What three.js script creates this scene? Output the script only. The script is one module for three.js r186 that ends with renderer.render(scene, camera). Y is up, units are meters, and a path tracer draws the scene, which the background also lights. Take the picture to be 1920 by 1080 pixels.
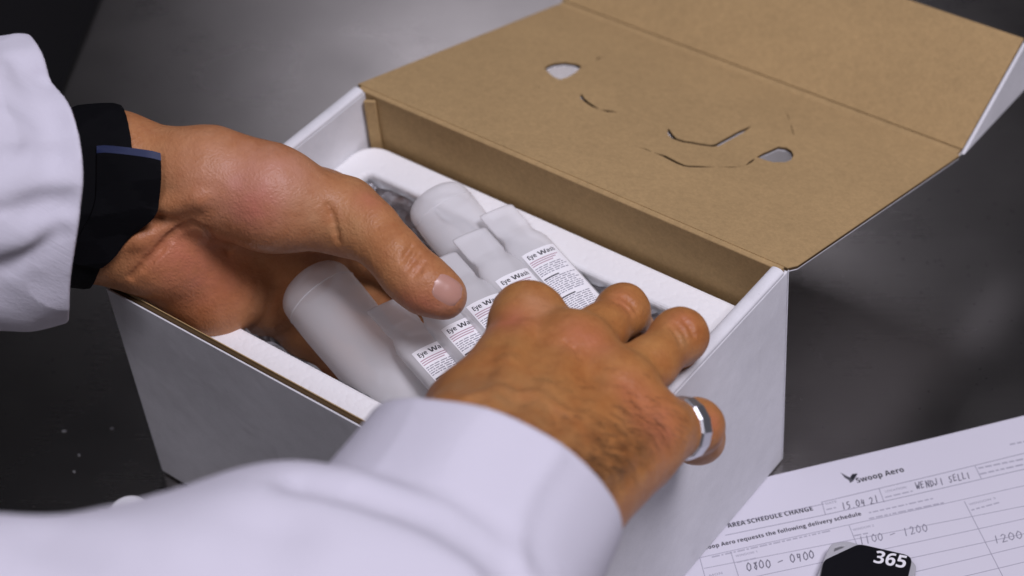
import * as THREE from 'three';
import { RoundedBoxGeometry } from 'three/addons/geometries/RoundedBoxGeometry.js';
import { ImprovedNoise } from 'three/addons/math/ImprovedNoise.js';
import { mergeGeometries, toCreasedNormals } from 'three/addons/utils/BufferGeometryUtils.js';
import { RectAreaLightUniformsLib } from 'three/addons/lights/RectAreaLightUniformsLib.js';

// ---------------------------------------------------------------- camera, light, exposure
const scene = new THREE.Scene();
const camera = new THREE.PerspectiveCamera(17.334, 16 / 9, 0.05, 30);
camera.rotation.order = 'YXZ';
camera.position.set(0.4153, 0.6686, 0.4235);
camera.rotation.set(-0.7543, 0.7266, -0.1051);
camera.updateMatrixWorld(true);
camera.focus = 0.80;
camera.userData.fStop = 6.3;
scene.background = new THREE.Color().setRGB(0.010, 0.010, 0.012);
const renderer = new THREE.WebGLRenderer({ antialias: true });
renderer.toneMapping = THREE.LinearToneMapping;
renderer.toneMappingExposure = 1.0;
renderer.shadowMap.enabled = true;
RectAreaLightUniformsLib.init();
const LAMPS = [ // [position, aims at, width, height, intensity]
  { at: [0.80, 1.70, -0.05], to: [0.02, 0.1, -0.02], w: 0.6, h: 0.6, power: 23.5, label: 'unseen square ceiling light panel high above the paper form' },  // out of view, placed to light box, lid and hands from above
  { at: [0.45, 2.0, 1.45], to: [0.05, 0.1, 0], w: 0.6, h: 0.6, power: 7.0, label: 'added square fill light panel high in front of the box' },  // added fill standing in for room bounce, brightens the box front
  { at: [-1.80, 2.1, -2.2], to: [-1.80, 0.0, -2.199], w: 1.2, h: 0.7, power: 2.4, label: 'unseen long ceiling light panel high behind the open cardboard lid' },  // out of view, placed for the pale reflection on the steel table
];
const LIGHT_COLOUR = new THREE.Color().setRGB(0.91, 0.87, 1.0);

// ---------------------------------------------------------------- helpers
const V = (x, y, z) => new THREE.Vector3(x, y, z);
const FPX = 540 / Math.tan(THREE.MathUtils.degToRad(17.334 / 2));
function rayDir(px, py) { return V((px - 960) / FPX, -(py - 540) / FPX, -1).transformDirection(camera.matrixWorld); }
function rayRaw(px, py) { return V((px - 960) / FPX, -(py - 540) / FPX, -1).applyQuaternion(camera.quaternion); }
function P(px, py, y) { const d = rayRaw(px, py); return camera.position.clone().addScaledVector(d, (y - camera.position.y) / d.y); }   // a photo pixel at height y
function D(px, py, depth) { return camera.position.clone().addScaledVector(rayRaw(px, py), depth); }                                   // a photo pixel at a distance
let seedState = 12345;
function rnd() { seedState = (seedState * 1664525 + 1013904223) >>> 0; return seedState / 4294967296; }
const perlin = new ImprovedNoise();
const N3 = (x, y, z) => perlin.noise(x + 31.7, y + 17.3, z + 5.1);
const fbm = (x, y, z, o = 4) => { let s = 0, a = 0.5; for (let i = 0; i < o; i++) { s += a * N3(x, y, z); x *= 2.03; y *= 2.03; z *= 2.03; a *= 0.5; } return s; };
const clamp = (x, a, b) => Math.min(b, Math.max(a, x));
const sstep = (a, b, x) => { const t = clamp((x - a) / (b - a), 0, 1); return t * t * (3 - 2 * t); };
const lerp = (a, b, t) => a + (b - a) * t;
const names = {};
function numbered(n) { names[n] = (names[n] ?? -1) + 1; return names[n] ? n + '_' + String(names[n]).padStart(3, '0') : n; }
function tag(o, label, category, group, kind) { if (label) o.userData.label = label; if (category) o.userData.category = category; if (group) o.userData.group = group; if (kind) o.userData.kind = kind; return o; }
function mesh(name, geo, mat, parent = scene) { const m = new THREE.Mesh(geo, mat); m.name = parent === scene ? numbered(name) : name; m.castShadow = m.receiveShadow = true; parent.add(m); return m; }
function group(name, label, category, grp) { const g = new THREE.Group(); g.name = numbered(name); tag(g, label, category, grp); scene.add(g); return g; }
function tex(w, h, fn, srgb) {
  const d = new Uint8Array(w * h * 4);
  for (let y = 0; y < h; y++) for (let x = 0; x < w; x++) { const c = fn(x / w, y / h, x, y); const i = (y * w + x) * 4; const a = Array.isArray(c) ? c : [c, c, c]; d[i] = clamp(a[0], 0, 1) * 255; d[i + 1] = clamp(a[1], 0, 1) * 255; d[i + 2] = clamp(a[2], 0, 1) * 255; d[i + 3] = 255; }
  const t = new THREE.DataTexture(d, w, h); t.wrapS = t.wrapT = THREE.RepeatWrapping; t.magFilter = THREE.LinearFilter; t.minFilter = THREE.LinearMipmapLinearFilter; t.generateMipmaps = true;
  if (srgb) t.colorSpace = THREE.SRGBColorSpace; t.needsUpdate = true; return t;
}
const hash2 = (x, y, s) => { let h = (x * 374761393 + y * 668265263 + s * 2147483647 + 1013) | 0; h = Math.imul(h ^ (h >>> 13), 1274126177); h ^= h >>> 16; return (h >>> 0) / 4294967296; };
const lattice = (u, v, f, s) => { const x = u * f, y = v * f, i = Math.floor(x), j = Math.floor(y); let a = x - i, b = y - j; a = a * a * (3 - 2 * a); b = b * b * (3 - 2 * b); const w = k => ((k % f) + f) % f, g = (p, q) => hash2(w(p), w(q), s); return lerp(lerp(g(i, j), g(i + 1, j), a), lerp(g(i, j + 1), g(i + 1, j + 1), a), b) - 0.5; };
const tileNoise = (u, v, f, s) => lattice(u, v, f, s) * 0.6 + lattice(u, v, f * 2, s + 1) * 0.3 + lattice(u, v, f * 4, s + 2) * 0.15; // repeats without a seam
function boxUV(g, scale = 1) { // uv in metres divided by scale, by the way each face points
  if (g.index) g = g.toNonIndexed();
  const p = g.attributes.position, uv = new Float32Array(p.count * 2), a = V(), b = V(), c = V(), n = V();
  for (let i = 0; i < p.count; i += 3) {
    a.fromBufferAttribute(p, i); b.fromBufferAttribute(p, i + 1); c.fromBufferAttribute(p, i + 2);
    n.copy(b).sub(a).cross(c.clone().sub(a)); const x = Math.abs(n.x), y = Math.abs(n.y), z = Math.abs(n.z);
    [a, b, c].forEach((v, k) => { const j = (i + k) * 2; if (y >= x && y >= z) { uv[j] = v.x / scale; uv[j + 1] = v.z / scale; } else if (x >= z) { uv[j] = v.z / scale; uv[j + 1] = v.y / scale; } else { uv[j] = v.x / scale; uv[j + 1] = v.y / scale; } });
  }
  g.setAttribute('uv', new THREE.BufferAttribute(uv, 2)); return g;
}
const std = (o) => new THREE.MeshPhysicalMaterial(o);
const lin = (r, g, b) => new THREE.Color().setRGB(r, g, b);

// signed distance tools ------------------------------------------------------
const smin = (a, b, k) => { const h = Math.max(k - Math.abs(a - b), 0) / k; return Math.min(a, b) - h * h * k * 0.25; };
const smax = (a, b, k) => -smin(-a, -b, k);
function bone(a, b, ra, rb) { // tapered capsule
  const bx = b.x - a.x, by = b.y - a.y, bz = b.z - a.z, l2 = bx * bx + by * by + bz * bz || 1e-9;
  return (x, y, z) => { const px = x - a.x, py = y - a.y, pz = z - a.z; const t = clamp((px * bx + py * by + pz * bz) / l2, 0, 1); const dx = px - bx * t, dy = py - by * t, dz = pz - bz * t; return Math.sqrt(dx * dx + dy * dy + dz * dz) - (ra + (rb - ra) * t); };
}
function chain(pts, radii, k) { const bs = []; for (let i = 0; i + 1 < pts.length; i++) bs.push(bone(pts[i], pts[i + 1], radii[i], radii[i + 1])); return (x, y, z) => { let d = bs[0](x, y, z); for (let i = 1; i < bs.length; i++) d = smin(d, bs[i](x, y, z), k); return d; }; }
function grad(f, p, h = 4e-4) { return V(f(p.x + h, p.y, p.z) - f(p.x - h, p.y, p.z), f(p.x, p.y + h, p.z) - f(p.x, p.y - h, p.z), f(p.x, p.y, p.z + h) - f(p.x, p.y, p.z - h)).normalize(); }
function hit(f, o, d, tmax = 2) { let t = 0; for (let i = 0; i < 400; i++) { const s = f(o.x + d.x * t, o.y + d.y * t, o.z + d.z * t); if (Math.abs(s) < 2e-5) break; t += s * 0.7; if (t > tmax) return null; } return o.clone().addScaledVector(d, t); }
const surf = (f, px, py) => hit(f, camera.position, rayDir(px, py));     // where a photo pixel meets a body being modelled
function surfaceNets(f, lo, hi, cell, maxEdge) {
  const n = [0, 1, 2].map(i => Math.ceil((hi.getComponent(i) - lo.getComponent(i)) / cell / 4) * 4 + 4), [nx, ny, nz] = n;
  const val = new Float32Array(nx * ny * nz), id = (x, y, z) => x + nx * (y + ny * z);
  for (let z = 0; z < nz; z += 4) for (let y = 0; y < ny; y += 4) for (let x = 0; x < nx; x += 4) {
    const d = f(lo.x + (x + 1.5) * cell, lo.y + (y + 1.5) * cell, lo.z + (z + 1.5) * cell), far = Math.abs(d) > cell * 6.5;
    for (let k = 0; k < 4; k++) for (let j = 0; j < 4; j++) for (let i = 0; i < 4; i++) val[id(x + i, y + j, z + k)] = far ? d : f(lo.x + (x + i) * cell, lo.y + (y + j) * cell, lo.z + (z + k) * cell);
  }
  const vid = new Int32Array(nx * ny * nz).fill(-1), pos = [], idx = [];
  for (let z = 0; z < nz - 1; z++) for (let y = 0; y < ny - 1; y++) for (let x = 0; x < nx - 1; x++) {
    let m = 0; const c = [];
    for (let k = 0; k < 8; k++) { const v = val[id(x + (k & 1), y + ((k >> 1) & 1), z + (k >> 2))]; c.push(v); if (v < 0) m++; }
    if (m === 0 || m === 8) continue;
    let sx = 0, sy = 0, sz = 0, s = 0;
    for (let a = 0; a < 8; a++) for (const bit of [1, 2, 4]) if (!(a & bit)) { const b = a | bit; if ((c[a] < 0) !== (c[b] < 0)) { const t = c[a] / (c[a] - c[b]); sx += (a & 1) + (bit === 1 ? t : 0); sy += ((a >> 1) & 1) + (bit === 2 ? t : 0); sz += (a >> 2) + (bit === 4 ? t : 0); s++; } }
    vid[id(x, y, z)] = pos.length / 3; pos.push(lo.x + (x + sx / s) * cell, lo.y + (y + sy / s) * cell, lo.z + (z + sz / s) * cell);
  }
  for (let z = 1; z < nz - 1; z++) for (let y = 1; y < ny - 1; y++) for (let x = 1; x < nx - 1; x++) {
    const v0 = val[id(x, y, z)] < 0;
    const quad = (a, b, c, d, flip) => { if (a < 0 || b < 0 || c < 0 || d < 0) return; if (flip) idx.push(a, c, b, a, d, c); else idx.push(a, b, c, a, c, d); };
    if (v0 !== (val[id(x + 1, y, z)] < 0)) quad(vid[id(x, y - 1, z - 1)], vid[id(x, y, z - 1)], vid[id(x, y, z)], vid[id(x, y - 1, z)], !v0);
    if (v0 !== (val[id(x, y + 1, z)] < 0)) quad(vid[id(x - 1, y, z - 1)], vid[id(x - 1, y, z)], vid[id(x, y, z)], vid[id(x, y, z - 1)], !v0);
    if (v0 !== (val[id(x, y, z + 1)] < 0)) quad(vid[id(x - 1, y - 1, z)], vid[id(x, y - 1, z)], vid[id(x, y, z)], vid[id(x - 1, y, z)], !v0);
  }
  const nor = new Float32Array(pos.length), p = V();
  for (let i = 0; i < pos.length; i += 3) {
    p.set(pos[i], pos[i + 1], pos[i + 2]);
    for (let k = 0; k < 2; k++) { const g = grad(f, p), d = clamp(f(p.x, p.y, p.z), -cell * 0.5, cell * 0.5); p.addScaledVector(g, -d * 0.8); }
    const g = grad(f, p, cell * 0.5); pos[i] = p.x; pos[i + 1] = p.y; pos[i + 2] = p.z; nor[i] = g.x; nor[i + 1] = g.y; nor[i + 2] = g.z;
  }
  const g = new THREE.BufferGeometry(); g.setAttribute('position', new THREE.Float32BufferAttribute(pos, 3)); g.setAttribute('normal', new THREE.BufferAttribute(nor, 3)); g.setIndex(idx); return g;
}
function sweep(stations, seg = 40, power = 2.4, frame) { // stations: [t, halfWidth, halfThick]; along +x, width z, thickness y
  const pos = [], idx = [], n = stations.length;
  stations.forEach(([t, w, h, lift = 0]) => { for (let i = 0; i < seg; i++) { const a = i / seg * Math.PI * 2, c = Math.cos(a), s = Math.sin(a); const e = 2 / power; pos.push(t, lift + Math.sign(s) * Math.abs(s) ** e * h, Math.sign(c) * Math.abs(c) ** e * w); } });
  for (let k = 0; k + 1 < n; k++) for (let i = 0; i < seg; i++) { const a = k * seg + i, b = k * seg + (i + 1) % seg, c = a + seg, d = b + seg; idx.push(a, b, d, a, d, c); }
  const c0 = pos.length / 3; pos.push(stations[0][0], stations[0][3] || 0, 0); const c1 = pos.length / 3; pos.push(stations[n - 1][0], stations[n - 1][3] || 0, 0);
  for (let i = 0; i < seg; i++) { idx.push(c0, (i + 1) % seg, i); const b = (n - 1) * seg; idx.push(c1, b + i, b + (i + 1) % seg); }
  const g = new THREE.BufferGeometry(); g.setAttribute('position', new THREE.Float32BufferAttribute(pos, 3)); g.setIndex(idx); g.computeVertexNormals(); return g;
}

// ---------------------------------------------------------------- materials
const kraftTex = tex(1024, 1024, (u, v, x, y) => {
  const f = tileNoise(u, v, 90, 3) * 0.3 + tileNoise(u, v, 7, 9) * 0.3 + tileNoise(u, v, 240, 12) * 0.45, g = (rnd() - 0.5) * 0.06, fleck = rnd() < 0.004 ? -0.2 * rnd() : 0, s = 1 + f * 0.2 + g + fleck;
  return [0.68 * s, 0.572 * s, 0.405 * s];
}, true);
const kraftBump = tex(512, 512, (u, v) => 0.5 + tileNoise(u, v, 90, 4) * 0.5 + (rnd() - 0.5) * 0.25 + 0.05 * Math.sin(u * Math.PI * 2 * 60));
const M = {};
M.kraft = std({ map: kraftTex, bumpMap: kraftBump, bumpScale: 0.00012, roughness: 0.92, specularIntensity: 0.25 });
M.shadedCore = std({ color: lin(0.085, 0.055, 0.028), roughness: 1, specularIntensity: 0.1 });  // shade inside flutes and cut slots is put into this core colour
const cardTone = tex(512, 512, (u, v) => { const scuff = Math.max(0, lattice(u, v, 24, 50) * 2 - 0.75) * 0.12 + (lattice(u * 1, v, 160, 52) > 0.485 ? 0.05 : 0); const s = 0.94 + tileNoise(u, v, 8, 2) * 0.06 + tileNoise(u, v, 60, 7) * 0.03 + (rnd() - 0.5) * 0.02 - scuff; return [s, s, s]; }, true);
const cardBump = tex(512, 512, (u, v) => 0.5 + tileNoise(u, v, 12, 5) * 0.6 + tileNoise(u, v, 70, 6) * 0.1);
M.card = std({ map: cardTone, color: lin(0.84, 0.84, 0.86), roughness: 0.55, bumpMap: cardBump, bumpScale: 0.0008, specularIntensity: 0.4 });
const foamBump = tex(512, 512, (() => { const pts = []; for (let i = 0; i < 900; i++) pts.push([rnd(), rnd()]); const cells = {}; pts.forEach(p => { const k = Math.floor(p[0] * 24) + ',' + Math.floor(p[1] * 24); (cells[k] ??= []).push(p); }); return (u, v) => { let m = 1; const cx = Math.floor(u * 24), cy = Math.floor(v * 24); for (let i = -1; i < 2; i++) for (let j = -1; j < 2; j++) for (const p of cells[((cx + i + 24) % 24) + ',' + ((cy + j + 24) % 24)] || []) { let dx = Math.abs(p[0] - u), dy = Math.abs(p[1] - v); dx = Math.min(dx, 1 - dx); dy = Math.min(dy, 1 - dy); m = Math.min(m, Math.hypot(dx, dy)); } return 1 - clamp(m * 26, 0, 1) ** 2; }; })());
M.foam = std({ color: lin(0.86, 0.86, 0.86), roughness: 0.75, bumpMap: foamBump, bumpScale: 0.00016, specularIntensity: 0.3 });
const foilTone = tex(256, 256, (u, v) => 0.85 + tileNoise(u, v, 20, 8) * 0.2);
M.foil = std({ color: lin(0.8, 0.8, 0.82), map: foilTone, roughness: 0.33, metalness: 0.65, side: THREE.DoubleSide });
const steelRough = tex(1024, 1024, (u, v, x, y) => { const smudge = tileNoise(u, v, 7, 11) * 0.9 + tileNoise(u, v, 22, 13) * 0.4; const brush = N3(u * 6, v * 420, 2) * 0.16; return 0.56 + smudge * 0.14 + brush * 0.1 + (rnd() < 0.0006 ? -0.3 : 0); });
const steelTone = tex(1024, 1024, (u, v) => { const s = 0.86 + tileNoise(u, v, 5, 21) * 0.12 + tileNoise(u, v, 30, 23) * 0.07 + N3(u * 5, v * 500, 7) * 0.025; return [s, s * 0.985, s * 0.975]; });
const steelBump = tex(512, 512, (u, v) => 0.5 + N3(u * 4, v * 250, 1) * 0.5);
M.steel = std({ color: lin(0.44, 0.425, 0.41), map: steelTone, metalness: 1, roughness: 0.5, roughnessMap: steelRough, bumpMap: steelBump, bumpScale: 0.00004 });
M.floor = std({ color: lin(0.02, 0.019, 0.021), roughness: 0.7 });
M.bottle = std({ color: lin(0.97, 0.97, 0.975), roughness: 0.46, transmission: 0.56, clearcoat: 0.55, clearcoatRoughness: 0.2, thickness: 0, specularIntensity: 0.5, side: THREE.DoubleSide });
M.black = std({ color: lin(0.003, 0.003, 0.004), roughness: 0.8, specularIntensity: 0.18 });
M.blue = std({ color: lin(0.004, 0.012, 0.06), roughness: 0.6 });
M.silver = std({ color: lin(0.78, 0.79, 0.82), metalness: 1, roughness: 0.4 });
M.fobGrey = std({ color: lin(0.42, 0.42, 0.44), roughness: 0.45 });
M.fobBlack = std({ color: lin(0.006, 0.006, 0.008), roughness: 0.4, specularIntensity: 0.35 });
M.white = std({ color: lin(0.8, 0.8, 0.82), roughness: 0.5 });
const weave = tex(512, 512, (u, v) => 0.5 + tileNoise(u, v, 50, 41) * 0.5 + (rnd() - 0.5) * 0.5);
M.coat = std({ color: lin(0.62, 0.605, 0.675), roughness: 0.9, bumpMap: weave, bumpScale: 0.00018, sheen: 0.2, specularIntensity: 0.2 });
const skinBump = tex(512, 512, (u, v) => 0.5 + tileNoise(u, v, 80, 31) * 0.8 + tileNoise(u, v, 26, 33) * 0.5);
M.skin = std({ vertexColors: true, roughness: 0.43, bumpMap: skinBump, bumpScale: 0.00026, specularIntensity: 0.5, sheen: 0.1, sheenColor: lin(0.9, 0.5, 0.35) });
M.nail = std({ color: lin(0.5, 0.27, 0.21), roughness: 0.25, clearcoat: 0.4, clearcoatRoughness: 0.25 });
M.hair = std({ color: lin(0.05, 0.028, 0.014), roughness: 0.6 });

// ---------------------------------------------------------------- lamps
for (const L of LAMPS) {
  const g = group('unseen_light_panel', L.label, 'ceiling light'); g.position.set(...L.at); g.lookAt(...L.to);
  const frame = mesh('housing', new RoundedBoxGeometry(L.w + 0.04, L.h + 0.04, 0.05, 2, 0.008), M.white, g); frame.position.z = -0.03;
  mesh('diffuser', new RoundedBoxGeometry(L.w, L.h, 0.006, 1, 0.002), std({ color: lin(0.8, 0.8, 0.8), emissive: LIGHT_COLOUR, emissiveIntensity: 0.3 }), g);
  const l = new THREE.RectAreaLight(LIGHT_COLOUR, L.power, L.w, L.h); l.position.copy(g.position); scene.add(l);
  const dir = V(...L.to).sub(g.position).normalize(); l.position.addScaledVector(dir, 0.012); l.lookAt(...L.to); l.castShadow = true;
}

// ---------------------------------------------------------------- table and floor
{
  const ang = Math.atan2(0.0465, 0.0723); // the long edge of the table runs this way
  const g = boxUV(new RoundedBoxGeometry(1.5, 0.035, 2.2, 3, 0.006), 0.5);
  const t = mesh('steel_table', g, M.steel); t.rotation.y = ang;
  const n = V(Math.cos(ang), 0, -Math.sin(ang)), e = V(-0.418, 0, -0.135); // n points from the edge into the table
  t.position.copy(e).addScaledVector(n, 0.75).addScaledVector(V(Math.sin(ang), 0, Math.cos(ang)), 0.1); t.position.y = -0.0175;
  tag(t, null, null, null, 'structure');
  const f = mesh('floor', boxUV(new THREE.BoxGeometry(8, 0.05, 8), 1), M.floor); f.position.set(-1, -0.925, -1); tag(f, null, null, null, 'structure');
}

// ---------------------------------------------------------------- cardboard box
const BL = 0.12, BH = 0.1222, BW = 0.0846, TH = 0.003;
const box = group('cardboard_box', 'white cardboard box with brown inside and its lid thrown open', 'box');
function panel(name, mat, w, h, d, x, y, z, parent = box, r = 0.0008) { const m = mesh(name, boxUV(new RoundedBoxGeometry(w, h, d, 2, Math.min(r, w / 2.2, h / 2.2, d / 2.2)), 0.25), mat, parent); m.position.set(x, y, z); return m; }
panel('base', M.card, 2 * BL - 0.002, 0.003, 2 * BW - 0.002, 0, 0.0032, 0);
{ // front wall: white face outside, kraft behind it
  const fw = panel('front_wall', M.card, 2 * BL, BH - 0.0025, 0.0008, 0, BH / 2 + 0.0005, BW - 0.0004);
  panel('kraft_lining', M.kraft, 2 * BL - 0.002, BH - 0.002, 0.0005, 0, 0, 0, fw).position.set(0, 0.0004, -0.0027);
  panel('corrugated_core', M.shadedCore, 2 * BL - 0.002, BH - 0.0022, 0.0018, 0, 0, 0, fw).position.set(0, 0.0001, -0.00145);
  const bw = panel('back_wall', M.card, 2 * BL, BH - 0.002, 0.0008, 0, BH / 2, -BW + 0.0004);
  panel('kraft_lining', M.kraft, 2 * BL - 0.004, BH - 0.001, TH - 0.0009, 0, 0, 0, bw).position.set(0, 0.0006, 0.002);
  const ct = panel('corner_tab', M.kraft, 0.006, 0.05, 0.002, -BL + 0.0105, BH - 0.027, -BW + 0.0055); ct.rotation.y = 0.5;
}
// side walls are rolled over: outer skin, rounded top roll and inner skin
for (const s of [-1, 1]) {
  const shp = new THREE.Shape(); const z0 = -BW + 0.004, z1 = BW - (s < 0 ? 0.012 : 0.0042), H = BH - 0.001, r = s < 0 ? 0.013 : 0.004;
  shp.moveTo(z0, 0.006); shp.lineTo(z0, H); shp.lineTo(z1 - r, H); shp.quadraticCurveTo(z1, H, z1, H - r); shp.lineTo(z1, 0.006);
  const g = new THREE.ExtrudeGeometry(shp, { depth: 0.0014, bevelEnabled: true, bevelSize: 0.0004, bevelThickness: 0.0004, bevelSegments: 2 }); g.rotateY(-Math.PI / 2);
  const w = panel('side_wall', M.card, 0.0016, BH - 0.002, 2 * BW - 0.002, s * (BL - 0.0008), BH / 2, 0);
  const inner = mesh('inner_skin', boxUV(g, 0.25), M.card, w); inner.position.set(s * -0.0043 + 0.0008, -BH / 2, 0);
  const roll = new THREE.Shape(); roll.absarc(0, 0, 0.0031, 0, Math.PI); roll.lineTo(-0.0031, -0.0012); roll.lineTo(0.0031, -0.0012);
  const rg = new THREE.ExtrudeGeometry(roll, { depth: 2 * BW - 0.0085 - (s < 0 ? 0.014 : 0), bevelEnabled: false, curveSegments: 8 });
  const rm = mesh('top_roll', boxUV(rg, 0.25), M.card, w); rm.scale.y = 0.55; rm.position.set(s * -0.0023, BH / 2 + 0.0004, -BW + 0.0045);
}
// lid: sags behind the back wall, its front flap kicks up
const hinge = V(0, BH + 0.0005, -BW + 0.0012), lidEnd = V(0, 0.0740, -0.2427), flapEnd = V(0, 0.1045, -0.3033);
const lidDir = lidEnd.clone().sub(hinge), lidLen = lidDir.length(); lidDir.normalize();
const lidN = V(1, 0, 0).cross(lidDir).normalize(); if (lidN.y < 0) lidN.negate();
function lidUV(px, py) { const d = rayRaw(px, py), t = hinge.clone().sub(camera.position).dot(lidN) / d.dot(lidN); const p = camera.position.clone().addScaledVector(d, t).sub(hinge); return new THREE.Vector2(p.x, p.dot(lidDir)); }
function strip(pts, w) { // a closed ribbon along a polyline
  const a = [], b = []; pts.forEach((p, i) => { const q0 = pts[Math.max(0, i - 1)], q1 = pts[Math.min(pts.length - 1, i + 1)], d = q1.clone().sub(q0).normalize(), n = new THREE.Vector2(-d.y, d.x), k = (i === 0 || i === pts.length - 1) ? 0.25 : 1; a.push(p.clone().addScaledVector(n, w / 2 * k)); b.push(p.clone().addScaledVector(n, -w / 2 * k)); });
  return new THREE.Path(a.concat(b.reverse()));
}
const lidHoles = [];
const hole1 = [[1021, 128], [1028, 122], [1040, 118], [1060, 116], [1080, 119], [1091, 124], [1080, 135], [1066, 144], [1050, 149], [1038, 144], [1029, 136]].map(p => lidUV(...p));
const hole2 = [[1418, 294], [1430, 287], [1444, 281], [1460, 274], [1474, 276], [1484, 282], [1488, 291], [1483, 300], [1472, 304], [1450, 304], [1438, 301]].map(p => lidUV(...p));
lidHoles.push(new THREE.Path(hole1), new THREE.Path(hole2));
const slots = [
  [0.0011, [[1090, 176], [1092, 184], [1100, 191], [1112, 199], [1122, 204]]], [0.0014, [[1126, 205.5], [1140, 208], [1158, 210]]],
  [0.0013, [[1253, 241], [1257, 252], [1264, 259], [1272, 262], [1282, 265], [1296, 267], [1310, 269.5], [1322, 271.5], [1336, 273], [1346, 271], [1360, 263], [1373, 256], [1390, 246.5], [1407, 237]]],
  [0.0006, [[1198, 276], [1210, 279], [1222, 284]]], [0.0011, [[1226, 285.5], [1245, 292], [1258, 299], [1272, 306], [1282, 310], [1292, 311.6], [1312, 312], [1340, 313]]], [0.0007, [[1346, 313], [1370, 313], [1394, 312]]], [0.0007, [[1398, 310], [1408, 303], [1415, 297]]],
  [0.0007, [[1117, 112], [1124, 108], [1131, 107]]], [0.0005, [[1186, 110], [1196, 111]]], [0.0005, [[1205, 111], [1226, 111]]], [0.0006, [[1475, 212], [1480, 225]]], [0.0008, [[1483, 234], [1488, 252]]], [0.0006, [[1389, 176], [1398, 180]]], [0.0012, [[1009, 163], [1013, 165]]],
];
for (const [w, pts] of slots) lidHoles.push(strip(pts.map(p => lidUV(...p)), w * 1.9));
const lidFrame = new THREE.Matrix4().makeBasis(V(1, 0, 0), lidDir, V(1, 0, 0).cross(lidDir)); // local x, along lid, out of the plane
function sheet(name, mat, shape, depth, off, parent, bevel = 0.0003) { const g = new THREE.ExtrudeGeometry(shape, { depth, bevelEnabled: bevel > 0, bevelSize: bevel, bevelThickness: bevel, bevelSegments: 1, curveSegments: 8 }); g.translate(0, 0, off); return mesh(name, boxUV(g, 0.25), mat, parent); }
const upSign = V(1, 0, 0).cross(lidDir).y > 0 ? 1 : -1;
{
  const lw = BL + 0.0005, lid = new THREE.Group(); lid.name = 'lid'; box.add(lid); lid.applyMatrix4(lidFrame); lid.position.copy(hinge);
  const s = new THREE.Shape([[-lw, 0.0006], [lw - 0.001, 0.0006], [lw + 0.001, 0.006], [lw + 0.0005, lidLen - 0.002], [-lw, lidLen - 0.002]].map(p => new THREE.Vector2(...p))); s.holes = lidHoles;
  const big = new THREE.Shape([[-lw, 0.0006], [lw - 0.001, 0.0006], [lw + 0.001, 0.006], [lw + 0.0005, lidLen - 0.002], [-lw, lidLen - 0.002]].map(p => new THREE.Vector2(...p))); big.holes = lidHoles;
  sheet('kraft_face', M.kraft, s, 0.0004, upSign > 0 ? -0.0004 : 0, lid, 0);
  sheet('corrugated_core', M.shadedCore, s, 0.0012, upSign > 0 ? -0.00165 : 0.00045, lid, 0);
  sheet('white_face', M.card, big, 0.0005, upSign > 0 ? -0.0022 : 0.0017, lid, 0);
  // crease strip and flap
  const fd = flapEnd.clone().sub(lidEnd), fl = fd.length(); fd.normalize();
  const mid = fd.clone().add(lidDir).normalize(), cl = 0.0045, m0 = lidEnd.clone();
  const put = (g, o, d) => { g.applyMatrix4(new THREE.Matrix4().makeBasis(V(1, 0, 0), d, V(1, 0, 0).cross(d))); g.position.copy(o); };
  const crease = new THREE.Group(); crease.name = 'crease_strip'; box.add(crease); put(crease, m0.clone().addScaledVector(mid, -cl * 0.5), mid);
  const rect = (w, a, b) => new THREE.Shape([[-w, a], [w, a], [w, b], [-w, b]].map(p => new THREE.Vector2(...p)));
  { const cg = new THREE.CylinderGeometry(0.0013, 0.0013, 2 * lw - 0.002, 10); cg.rotateZ(Math.PI / 2); cg.scale(1, 2.3, 1); const cm = mesh('kraft_face', boxUV(cg, 0.25), M.kraft, crease); cm.position.set(0, cl * 0.5, -upSign * 0.0003); }
  sheet('white_face', M.card, rect(lw - 0.0006, 0.0002, cl - 0.0002), 0.0004, upSign > 0 ? -0.0023 : 0.0018, crease, 0);
  const flap = new THREE.Group(); flap.name = 'front_flap'; box.add(flap); put(flap, lidEnd, fd);
  sheet('kraft_face', M.kraft, new THREE.Shape([[-lw, 0.0026], [lw - 0.0003, 0.0026], [lw - 0.0005, fl], [-lw, fl]].map(p => new THREE.Vector2(...p))), 0.0004, upSign > 0 ? -0.0004 : 0, flap, 0);
  sheet('corrugated_core', M.shadedCore, rect(lw - 0.0004, 0.0026, fl - 0.0002), 0.0012, upSign > 0 ? -0.00165 : 0.00045, flap, 0);
  sheet('white_face', M.card, rect(lw - 0.0004, 0.0026, fl), 0.0005, upSign > 0 ? -0.0024 : 0.0019, flap, 0);
  // tuck wing turned down at the end of the flap
  const wg = new THREE.ExtrudeGeometry(new THREE.Shape([[0.002, -0.0035], [fl - 0.001, -0.0035], [fl + 0.012, -0.034], [fl - 0.01, -0.0345]].map(p => new THREE.Vector2(...p))), { depth: 0.0016, bevelEnabled: true, bevelSize: 0.0003, bevelThickness: 0.0003, bevelSegments: 1 });
  const wing = mesh('tuck_wing', boxUV(wg, 0.25), M.card, flap); // plane spanned by the flap direction and its normal
  wing.applyMatrix4(new THREE.Matrix4().makeBasis(V(0, 1, 0), V(0, 0, upSign), V(upSign, 0, 0))); wing.position.set(lw - 0.0012, 0, 0);
  // rounded fold over the top of the back wall
  const hg = new THREE.CylinderGeometry(0.0016, 0.0016, 2 * BL - 0.004, 12); hg.rotateZ(Math.PI / 2);
  const h = mesh('hinge_fold', boxUV(hg, 0.25), M.kraft, box); h.position.set(0, BH - 0.0012, -BW + 0.0017);
}

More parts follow.
